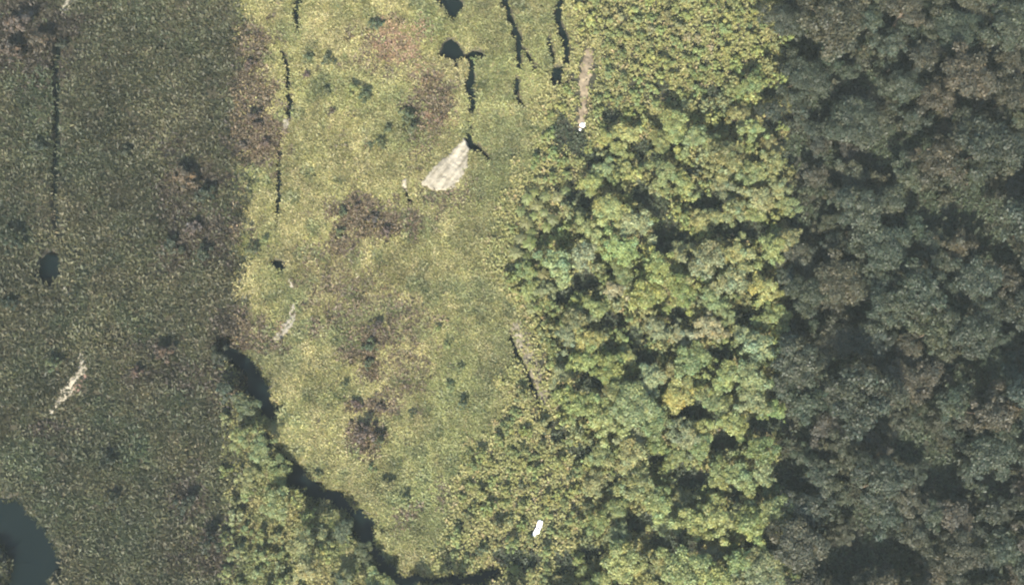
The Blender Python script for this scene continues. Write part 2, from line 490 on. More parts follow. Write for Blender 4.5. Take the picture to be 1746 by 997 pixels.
def leaf_quads(P, Nrm, Ln, Wd, r):
    """diamond leaves with a slight keel; returns verts, faces"""
    n = len(P)
    t = unit(np.cross(Nrm, unit(r.normal(size=(n, 3)))))
    b = np.cross(Nrm, t)
    Ln = np.asarray(Ln)[:, None]; Wd = np.asarray(Wd)[:, None]
    V = np.stack([P - t * Ln * .5, P + b * Wd * .5 - Nrm * Wd * .15 + t * Ln * .05, P + t * Ln * .5 - Nrm * Ln * .12,
                  P - b * Wd * .5 - Nrm * Wd * .15 + t * Ln * .05], 1).reshape(-1, 3)
    F = np.arange(4 * n).reshape(n, 4)
    return V, F

ARR = {}
def make_crown(seed, R, H, nl, nleaf, leaf, flat=0.55, ragged=0.25):
    """crown of leaf clumps around (0,0,H); R radius"""
    r = np.random.default_rng(seed)
    # sub-clumps over an uneven dome
    ang = r.uniform(0, 2 * np.pi, nl); rad = np.sqrt(r.uniform(0, 1, nl)) * R * (0.82 + ragged * r.uniform(-1, .8, nl))
    off = 1 + 0.34 * np.sin(ang * 2 + r.uniform(0, 6)) * r.uniform(.3, 1) + .24 * np.sin(ang * 3 + r.uniform(0, 6)) + .12 * np.sin(ang * 5 + r.uniform(0, 6))
    rad *= off
    zz = flat * R * (1 - (rad / (R * 1.25)) ** 2) + r.uniform(-.35, .25, nl) * R * flat
    C = np.stack([rad * np.cos(ang), rad * np.sin(ang), H + zz], 1)
    lr = R * r.uniform(.12, .32, nl)
    w = lr ** 2; w /= w.sum()
    li = r.choice(nl, nleaf, p=w)
    d = unit(r.normal(size=(nleaf, 3)) + np.array([0, 0, .55]))
    P = C[li] + d * (lr[li] * r.uniform(.55, 1.12, nleaf))[:, None] * np.array([1, 1, .8])
    Nrm = unit(d + unit(r.normal(size=(nleaf, 3))) * .75 + np.array([0, 0, .35]))
    sz = leaf * r.uniform(.6, 1.5, nleaf)
    V, F = leaf_quads(P, Nrm, sz, sz * r.uniform(.45, .8, nleaf), r)
    tone = r.normal(1, .10, nl)[li] * r.normal(1, .22, nleaf)
    warm = r.normal(0, .06, nl)[li] + r.normal(0, .07, nleaf)
    col = np.clip(np.stack([tone * (1 + warm), tone, tone * (1 - warm)], 1), .25, 2.2)
    me = mesh_from("crown", V, F, col, mat=MAT_TREE)
    ARR[me.name] = (V, col)
    return me, C, lr

def tube(p0, p1, r0, r1, n=6):
    p0 = np.array(p0, float); p1 = np.array(p1, float)
    ax = unit(p1 - p0); u = unit(np.cross(ax, [0.3, 1, 0.2])); v = np.cross(ax, u)
    a = np.linspace(0, 2 * np.pi, n, endpoint=False)
    ring = np.cos(a)[:, None] * u + np.sin(a)[:, None] * v
    V = np.concatenate([p0 + ring * r0, p1 + ring * r1])
    F = np.array([[i, (i + 1) % n, n + (i + 1) % n, n + i] for i in range(n)])
    return V, F

def join(parts):
    Vs, Fs, o = [], [], 0
    for V, F in parts:
        Vs.append(V); Fs.append(F + o); o += len(V)
    return np.concatenate(Vs), np.concatenate(Fs)

def make_trunk(seed, H, C, r0, mat, limbs=8):
    r = np.random.default_rng(seed + 500)
    k1 = np.array([r.uniform(-.12, .12), r.uniform(-.12, .12), H * .45]); top = np.array([r.uniform(-.2, .2), r.uniform(-.2, .2), H * .95])
    parts = [tube((0, 0, -.35), (0, 0, .15), r0 * 1.5, r0 * 1.1), tube((0, 0, .15), k1, r0 * 1.1, r0 * .85), tube(k1, top, r0 * .85, r0 * .5)]
    for c in C[r.choice(len(C), min(limbs, len(C)), replace=False)]:
        s = k1 + (top - k1) * r.uniform(.1, .95)
        mid = s + (c - s) * .5 + np.array([0, 0, .12 * H * r.uniform(0, 1)])
        parts += [tube(s, mid, r0 * .42, r0 * .28, 5), tube(mid, c, r0 * .28, r0 * .08, 5)]
    V, F = join(parts)
    return mesh_from("trunk", V, F, smooth=True, mat=mat)

def make_star(seed, R, H):
    """rosettes of long drooping leaflets, like a palm or umbrella tree"""
    r = np.random.default_rng(seed)
    Vs, Fs, Cs, o = [], [], [], 0
    nf = 11
    for k in range(nf):
        az = 2 * np.pi * k / nf + r.uniform(-.35, .35); L = R * r.uniform(.6, 1.25); up = r.uniform(.15, .5)
        n = 22
        t = np.linspace(.08, 1, n)
        cx = np.cos(az) * L * t; cyy = np.sin(az) * L * t; cz = H + up * L * t - .75 * L * t ** 2
        side = np.array([-np.sin(az), np.cos(az), 0]); fwd = np.array([np.cos(az), np.sin(az), -.3])
        for s in (-1, 1):
            ll = (.34 * R * np.sin(np.pi * (t * .85 + .12)))[:, None]
            base = np.stack([cx, cyy, cz], 1)
            tip = base + (side * s * .9 + fwd * .55 + np.array([0, 0, -.25])) * ll
            mid = (base + tip) / 2
            wv = fwd * .03 * R
            V = np.stack([base, mid - wv + [0, 0, .02], tip, mid + wv + [0, 0, .02]], 1).reshape(-1, 3)
            Vs.append(V); Fs.append(np.arange(len(V)).reshape(-1, 4) + o); o += len(V)
            Cs.append(np.repeat(r.normal(1, .12), n) * r.normal(1, .12, n))
    c = np.concatenate(Cs)
    return mesh_from("crown", np.concatenate(Vs), np.concatenate(Fs), np.stack([c, c, c], 1), mat=MAT_TREE)

# ------------------------------------------------------------------ trees
TREE_PROTO = []          # (crown mesh, trunk mesh, nominal R)
for i in range(12):
    R = 2.3; H = R * rng.uniform(1.5, 2.0)
    cm, C, lr = make_crown(100 + i, R, H, int(rng.integers(30, 55)), 3400, .26, flat=rng.uniform(.4, .7), ragged=rng.uniform(.25, .5))
    TREE_PROTO.append((cm, make_trunk(100 + i, H, C, .13, MAT_BARK, 10), R))
BIG_PROTO = []
for i in range(8):
    R = 3.6; H = R * rng.uniform(1.6, 2.0)
    cm, C, lr = make_crown(200 + i, R, H, int(rng.integers(45, 75)), 7500, .30, flat=rng.uniform(.4, .6), ragged=rng.uniform(.25, .5))
    BIG_PROTO.append((cm, make_trunk(200 + i, H, C, .22, MAT_BARK, 14), R))
STAR_PROTO = []
for i in range(4):
    R = 1.3; H = R * 2.2
    V, F = join([tube((0, 0, -.35), (.05, .03, H * .5), .13, .10), tube((.05, .03, H * .5), (0, 0, H + .05), .10, .07)])
    STAR_PROTO.append((make_star(300 + i, R, H), mesh_from("trunk", V, F, smooth=True, mat=MAT_PALE_BARK), R))
SHRUB_PROTO = []
for i in range(10):
    R = 1.0; H = .55
    cm, C, lr = make_crown(400 + i, R, H, int(rng.integers(12, 22)), 900, .19, flat=rng.uniform(.5, .9), ragged=.35)
    V, F = join([tube((0, 0, -.2), tuple(c * np.array([1, 1, .9])), .035, .012, 5) for c in C[:7]])
    SHRUB_PROTO.append((cm, mesh_from("stems", V, F, smooth=True, mat=MAT_BARK), R))

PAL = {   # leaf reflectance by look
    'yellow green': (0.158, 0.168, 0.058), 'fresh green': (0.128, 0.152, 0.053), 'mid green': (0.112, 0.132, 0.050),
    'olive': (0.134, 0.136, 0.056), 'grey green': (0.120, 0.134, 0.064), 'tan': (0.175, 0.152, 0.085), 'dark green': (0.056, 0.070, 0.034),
    'dull dark green': (0.027, 0.034, 0.020), 'dark olive': (0.034, 0.035, 0.020), 'dull brown green': (0.038, 0.035, 0.022), 'brown': (0.066, 0.050, 0.038),  # dull and dark olive tones carry the side bands' dimming in the leaf colour
    'pale green': (0.130, 0.148, 0.068),
}
PLACED = []      # dicts for labels

def place(kind, proto, px, py, R, colname, zc=None, squash=1.0):
    crown, trunk, R0 = proto
    s = R / R0
    zt = (zc if zc is not None else 1.5) * s
    x, y = W(px, py, 0.0)
    x2, y2 = W(px, py, zt)
    x, y = float(x2), float(y2)
    z = float(height(x, y))
    PLACED.append(dict(kind=kind, proto=proto, px=float(px), py=float(py), R=R, s=s, col=colname, x=x, y=y, z=z, sq=squash))

cand = []
def scatter(n, box, rfun, mask, existing, overlap=1.55, seed=0):
    r = np.random.default_rng(seed)
    out = []
    xs = r.uniform(box[0], box[2], n); ys = r.uniform(box[1], box[3], n)
    for x, y in zip(xs, ys):
        R = rfun(x, y, r)
        if R is None or not mask(x, y, R): continue
        ok = True
        for (ex, ey, eR) in existing:
            if (ex - x) ** 2 + (ey - y) ** 2 < (overlap * .5 * (R + eR)) ** 2:
                ok = False; break
        if ok:
            out.append((x, y, R)); existing.append((x, y, R))
    return out

def nongap(x, y, R, f=.62):
    return float(gap_field(x, y, R * f)[0]) > 1.0

def free_of_features(x, y, m):
    xx = np.array([x]); yy = np.array([y])
    return d_water(xx, yy)[0] > m and d_creek(xx, yy)[0] > m and d_scar(xx, yy)[0] > m

DEBRIS = [(993, 216), (915, 901)]
def off_debris(x, y, m):
    return all(math.hypot(x - a, y - b) > m for a, b in DEBRIS)

def wood_edge(y):
    return 1338 + 26 * float(noise(np.array([y]), np.array([0.5]), 70, 33, 3)[0])

exist = []
big = [(1165, 968, 42), (1080, 690, 42), (1325, 868, 30), (1310, 982, 40), (1060, 960, 38), (1040, 355, 36), (1037, 232, 22), (985, 690, 30), (1060, 420, 30), (872, 1026, 28), (946, 1044, 30), (765, 1036, 30), (1012, 1020, 30), (992, 972, 18)]
trees = []
for b in big:
    trees.append(b); exist.append(b)
trees += scatter(2600, (1340, -50, 1800, 1060), lambda x, y, r: r.uniform(30, 60), lambda x, y, R: x > wood_edge(y) + 6 and nongap(x, y, R, .72), exist, 1.42, 1)
trees += scatter(5000, (1340, -50, 1800, 1060), lambda x, y, r: r.uniform(20, 32), lambda x, y, R: x > wood_edge(y) + 6 and nongap(x, y, R, .7), exist, 1.35, 2)
trees += scatter(2500, (860, -40, 1372, 1050), lambda x, y, r: r.uniform(24, 35) * float(np.clip(.5 + (x - wood_x(y)) / 160, .5, 1)), lambda x, y, R: x < wood_edge(y) + 6 and x - R * .4 > wood_x(y) and y > 200 and nongap(x, y, R, .6) and free_of_features(x, y, R * .7) and off_debris(x, y, R + 26), exist, 1.42, 3)
trees += scatter(9000, (860, -40, 1372, 1050), lambda x, y, r: r.uniform(14, 23) * float(np.clip(.7 + (x - wood_x(y)) / 160, .7, 1)), lambda x, y, R: x < wood_edge(y) + 6 and x - R * .4 > wood_x(y) and nongap(x, y, R, .6) and free_of_features(x, y, R * .6) and off_debris(x, y, R + 22), exist, 1.38, 4)
# bank below the creek, and the foot of the slope
trees += scatter(700, (380, 690, 1010, 1050), lambda x, y, r: r.uniform(17, 27), lambda x, y, R: x > 402 and 0 < in_sw(x, y) < 150 and free_of_features(x, y, 2), exist, 1.6, 5)
r5 = np.random.default_rng(5)
trees.sort(key=lambda t: -t[2])
small_trees = trees[305:]; trees = trees[:305]
for x, y, R in trees:
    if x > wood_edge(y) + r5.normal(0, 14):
        names = ['dull dark green', 'dark olive', 'dull brown green']; pr = [.55, .30, .15]  # dark palette paints the right band's dimming into the crowns
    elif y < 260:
        names = ['yellow green', 'fresh green', 'olive', 'tan']; pr = [.38, .32, .22, .08]
    elif x < 720:
        names = ['olive', 'mid green', 'dark green', 'grey green']; pr = [.3, .35, .25, .1]
    else:
        names = ['yellow green', 'fresh green', 'mid green', 'olive', 'grey green', 'tan', 'pale green']; pr = [.12, .22, .25, .14, .12, .05, .10]
    c = r5.choice(names, p=pr)
    Rm = R * M
    protos = BIG_PROTO if Rm > 2.5 else TREE_PROTO
    p = protos[r5.integers(len(protos))]
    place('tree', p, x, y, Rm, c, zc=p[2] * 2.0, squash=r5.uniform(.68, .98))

# star-leaved trees in the tongue of wood at the centre
st_ex = list(exist)
stars = scatter(900, (860, 320, 1010, 560), lambda x, y, r: r.uniform(8, 14), lambda x, y, R: x > scrub_x(y) + 14 and nongap(x, y, R, .5), st_ex, 1.5, 8)[:26]
for x, y, R in stars:
    exist.append((x, y, R))
    place('star', STAR_PROTO[r5.integers(4)], x, y, R * M, r5.choice(['fresh green', 'mid green', 'olive']), zc=3.0)

# shrubs
sh = []
sh += scatter(3000, (985, -40, 1345, 240), lambda x, y, r: r.uniform(9, 17), lambda x, y, R: x > scrub_x(y) + 8 and nongap(x, y, R, .6) and free_of_features(x, y, R + 2) and off_debris(x, y, R + 14), exist, 1.62, 10)
sh += scatter(2400, (770, 120, 1010, 1000), lambda x, y, r: r.uniform(9, 16), lambda x, y, R: scrub_x(y) < x < wood_x(y) + 20 and nongap(x, y, R, .6) and free_of_features(x, y, R + 1) and off_debris(x, y, R + 12), exist, 1.9, 11)
sh += scatter(500, (380, 690, 720, 1040), lambda x, y, r: r.uniform(10, 17), lambda x, y, R: in_sw(x, y) > -4 and free_of_features(x, y, 5), exist, 1.8, 12)
sh = sorted(sh, key=lambda t: -t[2])
lone = [(640, 42, 13, 'dark green'), (526, 97, 9, 'dark green'), (556, 105, 12, 'dark green'), (522, 127, 8, 'brown'), (556, 155, 9, 'dark green'), (603, 150, 13, 'mid green'), (623, 158, 14, 'dark green'),
        (568, 190, 8, 'brown'), (694, 200, 14, 'dark green'), (705, 222, 12, 'dark green'), (661, 221, 9, 'dark green'), (650, 245, 10, 'dark green'), (632, 248, 6, 'dark green'), (812, 95, 9, 'mid green'),
        (585, 362, 9, 'dark green'), (580, 395, 10, 'dark green'), (609, 352, 8, 'brown'), (640, 372, 12, 'brown'), (660, 395, 10, 'brown'), (640, 555, 13, 'brown'), (633, 592, 14, 'dark green'), (628, 618, 9, 'dark green'),
        (618, 742, 20, 'brown'), (646, 752, 11, 'dark green'), (605, 690, 11, 'brown'), (648, 694, 9, 'brown'), (588, 655, 8, 'dark green'), (703, 704, 7, 'dark green'), (790, 690, 10, 'dark green'), (768, 660, 9, 'mid green'),
        (865, 725, 11, 'mid green'), (800, 770, 9, 'mid green'), (785, 630, 8, 'mid green'), (430, 425, 13, 'dark green'), (450, 410, 9, 'mid green'), (432, 200, 14, 'brown'), (425, 110, 12, 'brown'), (452, 245, 11, 'brown'),
        (440, 215, 10, 'brown'), (416, 250, 12, 'brown'), (745, 560, 8, 'mid green'), (760, 590, 7, 'mid green'), (690, 855, 13, 'mid green'), (660, 830, 12, 'olive'), (630, 800, 9, 'mid green'), (540, 810, 9, 'olive'),
        (310, 300, 22, 'brown'), (345, 330, 18, 'dull dark green'), (285, 420, 20, 'dull dark green'), (345, 430, 17, 'dull dark green'), (330, 385, 15, 'brown'), (370, 605, 20, 'dull dark green'), (385, 670, 22, 'dull dark green'),
        (315, 855, 18, 'dull dark green'), (355, 930, 20, 'dull dark green'), (30, 40, 24, 'brown'), (70, 70, 20, 'brown'), (15, 85, 20, 'brown'), (105, 75, 12, 'dull dark green'), (15, 415, 20, 'dull dark green'), (65, 250, 12, 'dull dark green'),
        (180, 785, 16, 'dull dark green'), (20, 520, 14, 'dull dark green'), (90, 620, 14, 'dark green'), (190, 850, 14, 'dull dark green'), (230, 635, 12, 'brown'), (275, 600, 18, 'brown'), (210, 260, 14, 'dull dark green')]
for x, y, R, c in lone:
    p = SHRUB_PROTO[r5.integers(10)]
    place('shrub', p, x, y, R * M, c, zc=.9, squash=r5.uniform(.8, 1.2))
sh_keep = sh[:295 - len(lone)]
sh_rest = sh[295 - len(lone):]
for x, y, R in sh_keep:
    if x < 720: c = r5.choice(['olive', 'mid green', 'dark green', 'grey green'], p=[.4, .35, .1, .15])
    elif x < 985: c = r5.choice(['yellow green', 'fresh green', 'mid green', 'olive', 'dark green'], p=[.25, .25, .25, .2, .05])
    else: c = r5.choice(['yellow green', 'fresh green', 'mid green', 'olive', 'tan'], p=[.36, .26, .16, .18, .04])
    p = SHRUB_PROTO[r5.integers(10)]
    place('shrub', p, x, y, R * M, c, zc=.9, squash=r5.uniform(.8, 1.2))

# ---- labels that single each one out
def region(px, py):
    row = ['top', 'upper', 'middle', 'lower', 'bottom'][int(np.clip(py / 200, 0, 4))]
    col = ['left edge', 'dark sedge', 'left grass', 'central grass', 'centre', 'right of centre', 'right', 'dark wood', 'right edge'][int(np.searchsorted([200, 409, 640, 850, 1020, 1180, 1335, 1540], px))]
    return row, col
ORD = ['first', 'second', 'third', 'fourth', 'fifth', 'sixth', 'seventh', 'eighth', 'ninth', 'tenth', 'eleventh', 'twelfth', 'thirteenth', 'fourteenth', 'fifteenth', 'sixteenth', 'seventeenth', 'eighteenth', 'nineteenth', 'twentieth']
ORD += ['twenty-' + w for w in ORD[:9]] + ['thirtieth'] + ['thirty-' + w for w in ORD[:9]]
groups = {}
for t in PLACED:
    if t['kind'] == 'tree': t['size'] = 'large' if t['R'] > 2.6 else ('medium' if t['R'] > 1.7 else 'small')
    elif t['kind'] == 'shrub': t['size'] = 'broad' if t['R'] > .95 else 'low'
    else: t['size'] = 'star-shaped'
    t['reg'] = region(t['px'], t['py'])
    groups.setdefault((t['kind'], t['size'], t['col'], t['reg']), []).append(t)
NOUN = {'tree': 'tree', 'star': 'palm-like tree', 'shrub': 'shrub'}
for key, lst in groups.items():
    lst.sort(key=lambda t: t['px'])
    kind, size, col, (row, cl) = key
    where = {'left edge': f'at the {row} left edge', 'right edge': f'at the {row} right edge', 'dark sedge': f'in the {row} dark sedge',
             'left grass': f'in the {row} left grassland', 'central grass': f'in the {row} central grassland', 'centre': f'in the {row} centre',
             'right of centre': f'{row}, just right of centre', 'right': f'in the {row} right bright wood', 'dark wood': f'in the {row} dark wood'}[cl]
    for i, t in enumerate(lst):
        o = '' if len(lst) == 1 else f', {ORD[i]} from left'
        t['label'] = f"{size} {col} {NOUN[kind]} {where}{o}"
NAME = {'tree': ('broadleaf_tree', 'tree', 'trees of the wood', 'crown', 'trunk'), 'star': ('palm_tree', 'palm tree', 'palm-like trees at the centre', 'crown', 'trunk'),
        'shrub': ('shrub', 'shrub', 'shrubs in the scrub and grass', 'foliage', 'stems')}
for t in PLACED:
    nm, cat, grp, pc, pt = NAME[t['kind']]
    e = bpy.data.objects.new(nm, None)
    e.empty_display_size = .2
    COL.objects.link(e)
    e.location = (t['x'], t['y'], t['z'])
    e.rotation_euler = (0, 0, r5.uniform(0, 6.283))
    e.scale = (t['s'], t['s'], t['s'] * t['sq'])
    e['label'] = t['label']; e['category'] = cat; e['group'] = grp
    c = link(pc, t['proto'][0], e)
    base = np.array(PAL[t['col']]) * r5.normal(1, .09) * np.array([r5.normal(1, .05), 1, r5.normal(1, .06)])
    c.color = (*np.clip(base, .005, .5), 1)
    link(pt, t['proto'][1], e)

# ------------------------------------------------------------------ grass, sedge and undergrowth
def blades(cx, cy, cz, col, nb, L, wd, r, lift=(.25, .75), bias=None, droop=.5, jit=.12, var=.2):
    n = len(cx)
    m = n * nb
    az = r.uniform(0, 2 * np.pi, m)
    if bias is not None:
        pick = r.uniform(size=m) < bias[1]
        az = np.where(pick, bias[0] + r.normal(0, .45, m), az)
    Lm = np.repeat(L, nb) * r.uniform(.55, 1.25, m)
    up = r.uniform(*lift, m)
    bx = np.repeat(cx, nb) + r.normal(0, jit, m); by = np.repeat(cy, nb) + r.normal(0, jit, m); bz = np.repeat(cz, nb) - .04
    dx, dy = np.cos(az), np.sin(az)
    hx = np.sqrt(np.maximum(1 - up ** 2, .1))
    mx = bx + dx * Lm * .55 * hx; my = by + dy * Lm * .55 * hx; mz = bz + Lm * .6 * up + .04
    tx = bx + dx * Lm * hx; ty = by + dy * Lm * hx; tz = bz + Lm * up * (1 - droop * .6)
    w = np.repeat(wd, nb) * r.uniform(.6, 1.3, m) * .5
    tw = r.normal(0, .5, m)
    V = np.stack([np.stack([bx, by, bz], 1), np.stack([mx - dy * w, my + dx * w, mz + w * tw], 1),
                  np.stack([mx + dy * w, my - dx * w, mz - w * tw], 1), np.stack([tx, ty, tz], 1)], 1).reshape(-1, 3)
    b = np.arange(m) * 4
    F = np.stack([b, b + 1, b + 3, b + 2], 1)
    # quad base-left-tip-right bent along its width
    c = np.repeat(col, nb, axis=0) * r.normal(1, var, (m, 1)) * np.stack([r.normal(1, .05, m), np.ones(m), r.normal(1, .10, m)], 1)
    return V, F, np.clip(c, .008, .6)

def mixc(a, b, t):
    return a * (1 - t[:, None]) + np.array(b) * t[:, None]

rg = np.random.default_rng(77)
def field(n, box):
    px = rg.uniform(box[0], box[2], n); py = rg.uniform(box[1], box[3], n)
    x, y = W(px, py)
    return px, py, x, y

def clear(px, py):
    k = (d_water(px, py) > 1.0) & (d_scar(px, py) > 3.2 + rg.normal(0, 1.6, len(px))) & (d_creek(px, py) > -2 - 8 * rg.uniform(size=len(px)) ** 2)
    ds = union(px, py, [SCARS['main'], SCARS['track']])
    k |= (ds > -9) & (rg.uniform(size=len(px)) < .34 * sstep(-9, 3, ds + 5 * noise(px, py, 10, 81, 2))) & (d_water(px, py) > 1)
    bank = caps(px, py, *SCARS['bank'])
    k |= (bank < 4) & (rg.uniform(size=len(px)) < sstep(-14, 2, bank) * .6) & (d_water(px, py) > 1)
    for a, b in DEBRIS:
        k &= np.hypot(px - a, py - b) > 9
    return k

def grass_colour(px, py):
    n = len(px)
    v = noise(px, py, 60, 51, 3); v2 = noise(px, py, 14, 52, 2)
    c = np.tile(np.array([0.150, 0.142, 0.052]), (n, 1))
    straw = np.clip(.34 + .6 * v + .5 * v2 + rg.normal(0, .4, n), 0, 1)
    c = mixc(c, (0.29, 0.252, 0.122), straw * .8)
    g = np.clip(blobs(px, py, GREEN, 61) + .35 * sstep(.1, .9, -v + .5 * v2) + .40 * sstep(640, 900, px) + .45 * sstep(560, 960, py), 0, 1)
    c = mixc(c, (0.108, 0.122, 0.044), g * .75)
    c = mixc(c, (0.082, 0.094, 0.040), .75 * sstep(.35, .8, noise(px, py, 24, 56, 2)))
    c = mixc(c, (0.098, 0.108, 0.044), .8 * sstep(.15, .75, noise(px, py, 55, 82, 3)))
    c = c * np.clip(1 + .26 * noise(px, py, 9, 53, 2) + .30 * noise(px, py, 36, 54, 3) + .22 * noise(px, py, 120, 50, 2), .4, 1.75)[:, None]
    b = np.clip(blobs(px, py, BROWN, 62), 0, 1)
    c = mixc(c, (0.080, 0.057, 0.040), (rg.uniform(size=n) < b * .9) * .92)
    rd = np.clip(blobs(px, py, RED, 63), 0, 1)
    c = mixc(c, (0.20, 0.125, 0.082), (rg.uniform(size=n) < rd * .8) * .85)
    return c

# bright grassland
px, py, x, y = field(82000, (395, -50, 1010, 1045))
s = scrub_x(py) + 25 * noise(px, py, 25, 55, 2)
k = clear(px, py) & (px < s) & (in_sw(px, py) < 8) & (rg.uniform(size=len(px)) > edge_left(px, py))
px, py, x, y = px[k], py[k], x[k], y[k]
bl = np.clip(blobs(px, py, BROWN, 62), 0, 1)
tus = sstep(.35, .8, noise(px, py, 24, 56, 2))
L = .40 + .10 * noise(px, py, 20, 57, 2) + .10 * bl + .25 * tus
V, F, C = blades(x, y, height(x, y), grass_colour(px, py), 6, L, .125 + .05 * tus, rg, bias=(-.75, .35), var=.10, lift=(.2, .65))
link("rough_grass", mesh_from("rough_grass", V, F, C, mat=MAT_STUFF), kind="stuff", label="rough yellow green grass with brown and reddish patches", category="grass")

# dead bracken standing in the brown patches
px, py, x, y = field(60000, (395, -50, 900, 900))
bl = np.clip(blobs(px, py, BROWN, 62) + .55 * sstep(.45, .9, noise(px, py, 30, 85, 3)) * sstep(760, 640, px), 0, 1)
k = clear(px, py) & (rg.uniform(size=len(px)) < .36 * sstep(.3, 1.05, bl + .3 * noise(px, py, 12, 83, 2))) & (px < scrub_x(py))
px, py, x, y = px[k], py[k], x[k], y[k]; n = len(px)
c = mixc(np.tile(np.array([0.058, 0.045, 0.028]), (n, 1)), (0.125, 0.096, 0.055), np.clip(.35 + rg.normal(0, .4, n), 0, 1))
L = .55 + .2 * noise(px, py, 12, 84, 2)
V, F, C = blades(x, y, height(x, y), c, 6, L, .2 + 0 * L, rg, lift=(.45, .95), jit=.2)
link("dead_bracken", mesh_from("dead_bracken", V, F, C, mat=MAT_STUFF), kind="stuff", label="dead brown bracken in patches among the rough grass", category="bracken")

# coarser sedge at far left, the band's dimming put into its colour
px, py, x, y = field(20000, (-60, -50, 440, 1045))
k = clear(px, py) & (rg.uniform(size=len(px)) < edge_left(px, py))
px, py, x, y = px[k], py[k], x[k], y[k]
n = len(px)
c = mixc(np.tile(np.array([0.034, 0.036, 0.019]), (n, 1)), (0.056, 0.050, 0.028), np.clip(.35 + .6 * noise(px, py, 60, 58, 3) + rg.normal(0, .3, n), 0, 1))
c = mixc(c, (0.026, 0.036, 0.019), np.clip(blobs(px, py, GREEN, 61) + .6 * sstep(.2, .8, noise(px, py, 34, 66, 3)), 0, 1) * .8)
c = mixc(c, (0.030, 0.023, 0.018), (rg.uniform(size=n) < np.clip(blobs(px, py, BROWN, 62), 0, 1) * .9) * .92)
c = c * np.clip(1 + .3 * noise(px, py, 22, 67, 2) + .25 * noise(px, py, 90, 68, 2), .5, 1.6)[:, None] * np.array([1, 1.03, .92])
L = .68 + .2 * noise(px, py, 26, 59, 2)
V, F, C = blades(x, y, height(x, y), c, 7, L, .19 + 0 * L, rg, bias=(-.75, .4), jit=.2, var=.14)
link("dimmed_sedge", mesh_from("dimmed_sedge", V, F, C, mat=MAT_STUFF), kind="stuff", label="olive sedge at far left, band dimming painted into its colour", category="sedge")

# broad-leaved undergrowth below scrub and wood
px, py, x, y = field(62000, (690, -50, 1800, 1045))
s = scrub_x(py) - 18 + 25 * noise(px, py, 25, 55, 2)
gp = gap_field(px, py, 2)
k = clear(px, py) & (px > s) & (in_sw(px, py) < 40) & ((gp > 1) | (rg.uniform(size=len(px)) < .7))
k &= (px < 1335) | (rg.uniform(size=len(px)) < .75)
px, py, x, y = px[k], py[k], x[k], y[k]
n = len(px)
c = np.tile(np.array([0.135, 0.140, 0.050]), (n, 1))
v = noise(px, py, 30, 71, 3)
c = mixc(c, (0.195, 0.182, 0.074), np.clip(.45 + .6 * v + rg.normal(0, .35, n), 0, 1))
c = mixc(c, (0.20, 0.155, 0.08), (rg.uniform(size=n) < .08) * .8)
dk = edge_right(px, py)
c = c * (1 - dk[:, None]) + dk[:, None] * np.array([.028, .031, .019]) * (1 + .2 * v)[:, None]  # right band's dimming put into the undergrowth colour
fern = gap_field(px, py, 4) < 1  # fern colour darkened in the openings to paint in their shade
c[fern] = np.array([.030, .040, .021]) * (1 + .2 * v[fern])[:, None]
L = .34 + .12 * noise(px, py, 16, 72, 2) + .12 * dk
hz = rg.uniform(0, .45, n) * (1 - .3 * dk)
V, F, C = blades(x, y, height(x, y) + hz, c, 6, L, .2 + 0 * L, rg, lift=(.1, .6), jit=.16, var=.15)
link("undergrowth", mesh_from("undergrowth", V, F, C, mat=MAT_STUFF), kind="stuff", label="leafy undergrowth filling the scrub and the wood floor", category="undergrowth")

# bushy herbs on the bank below the creek
px, py, x, y = field(15000, (380, 560, 1020, 1050))
k = (in_sw(px, py) > -6) & (d_creek(px, py) > -4 - 9 * rg.uniform(size=len(px)) ** 2)
px, py, x, y = px[k], py[k], x[k], y[k]; n = len(px)
c = mixc(np.tile(np.array([0.085, 0.10, 0.038]), (n, 1)), (0.15, 0.138, 0.055), np.clip(.5 + .7 * noise(px, py, 22, 74, 3), 0, 1))
L = .5 + .15 * noise(px, py, 16, 75, 2)
V, F, C = blades(x, y, height(x, y), c, 7, L, .19 + 0 * L, rg, lift=(.3, .85), jit=.16)
link("bank_herbs", mesh_from("bank_herbs", V, F, C, mat=MAT_STUFF), kind="stuff", label="soft green herbs covering the bank below the creek", category="herbs")

# dense young growth between the trees, too mingled to count
thick = sh_rest + small_trees + scatter(9000, (870, -40, 1800, 1050), lambda x, y, r: r.uniform(10, 17) * (1.4 if x > 1345 else 1), lambda x, y, R: x > wood_x(y) and nongap(x, y, R, .45) and free_of_features(x, y, R * .6) and off_debris(x, y, R + 14), [(a, b, c * .62) for a, b, c in exist if c > 17], 1.5, 15)[:520]
TV, TC = [], []
for x, y, R in thick:
    Vp, Cp = ARR[SHRUB_PROTO[rg.integers(10)][0].name]
    a = rg.uniform(0, 6.283); sc = R * M
    q = rg.permutation(len(Cp))[:560]
    P4 = Vp.reshape(-1, 4, 3)[q].copy()
    ca, sa = math.cos(a), math.sin(a)
    P4 = np.stack([P4[..., 0] * ca - P4[..., 1] * sa, P4[..., 0] * sa + P4[..., 1] * ca, P4[..., 2] * rg.uniform(.9, 1.9)], -1) * sc
    wx, wy = W(x, y, 1.0)
    P4 += np.array([float(wx), float(wy), float(height(wx, wy))])
    if x > wood_edge(y): base = np.array(PAL[['dull dark green', 'dark olive'][rg.integers(2)]])  # right band's dimming put into the thicket colour
    else: base = np.array(PAL[['yellow green', 'fresh green', 'mid green', 'olive', 'grey green'][rg.integers(5)]])
    TV.append(P4.reshape(-1, 3)); TC.append(Cp[q] * base * rg.normal(1, .1))
TV = np.concatenate(TV); TC = np.concatenate(TC)
link("thicket", mesh_from("thicket", TV, np.arange(len(TV)).reshape(-1, 4), TC, mat=MAT_STUFF), kind="stuff", label="dense young growth mingled between the trees of the wood", category="thicket")

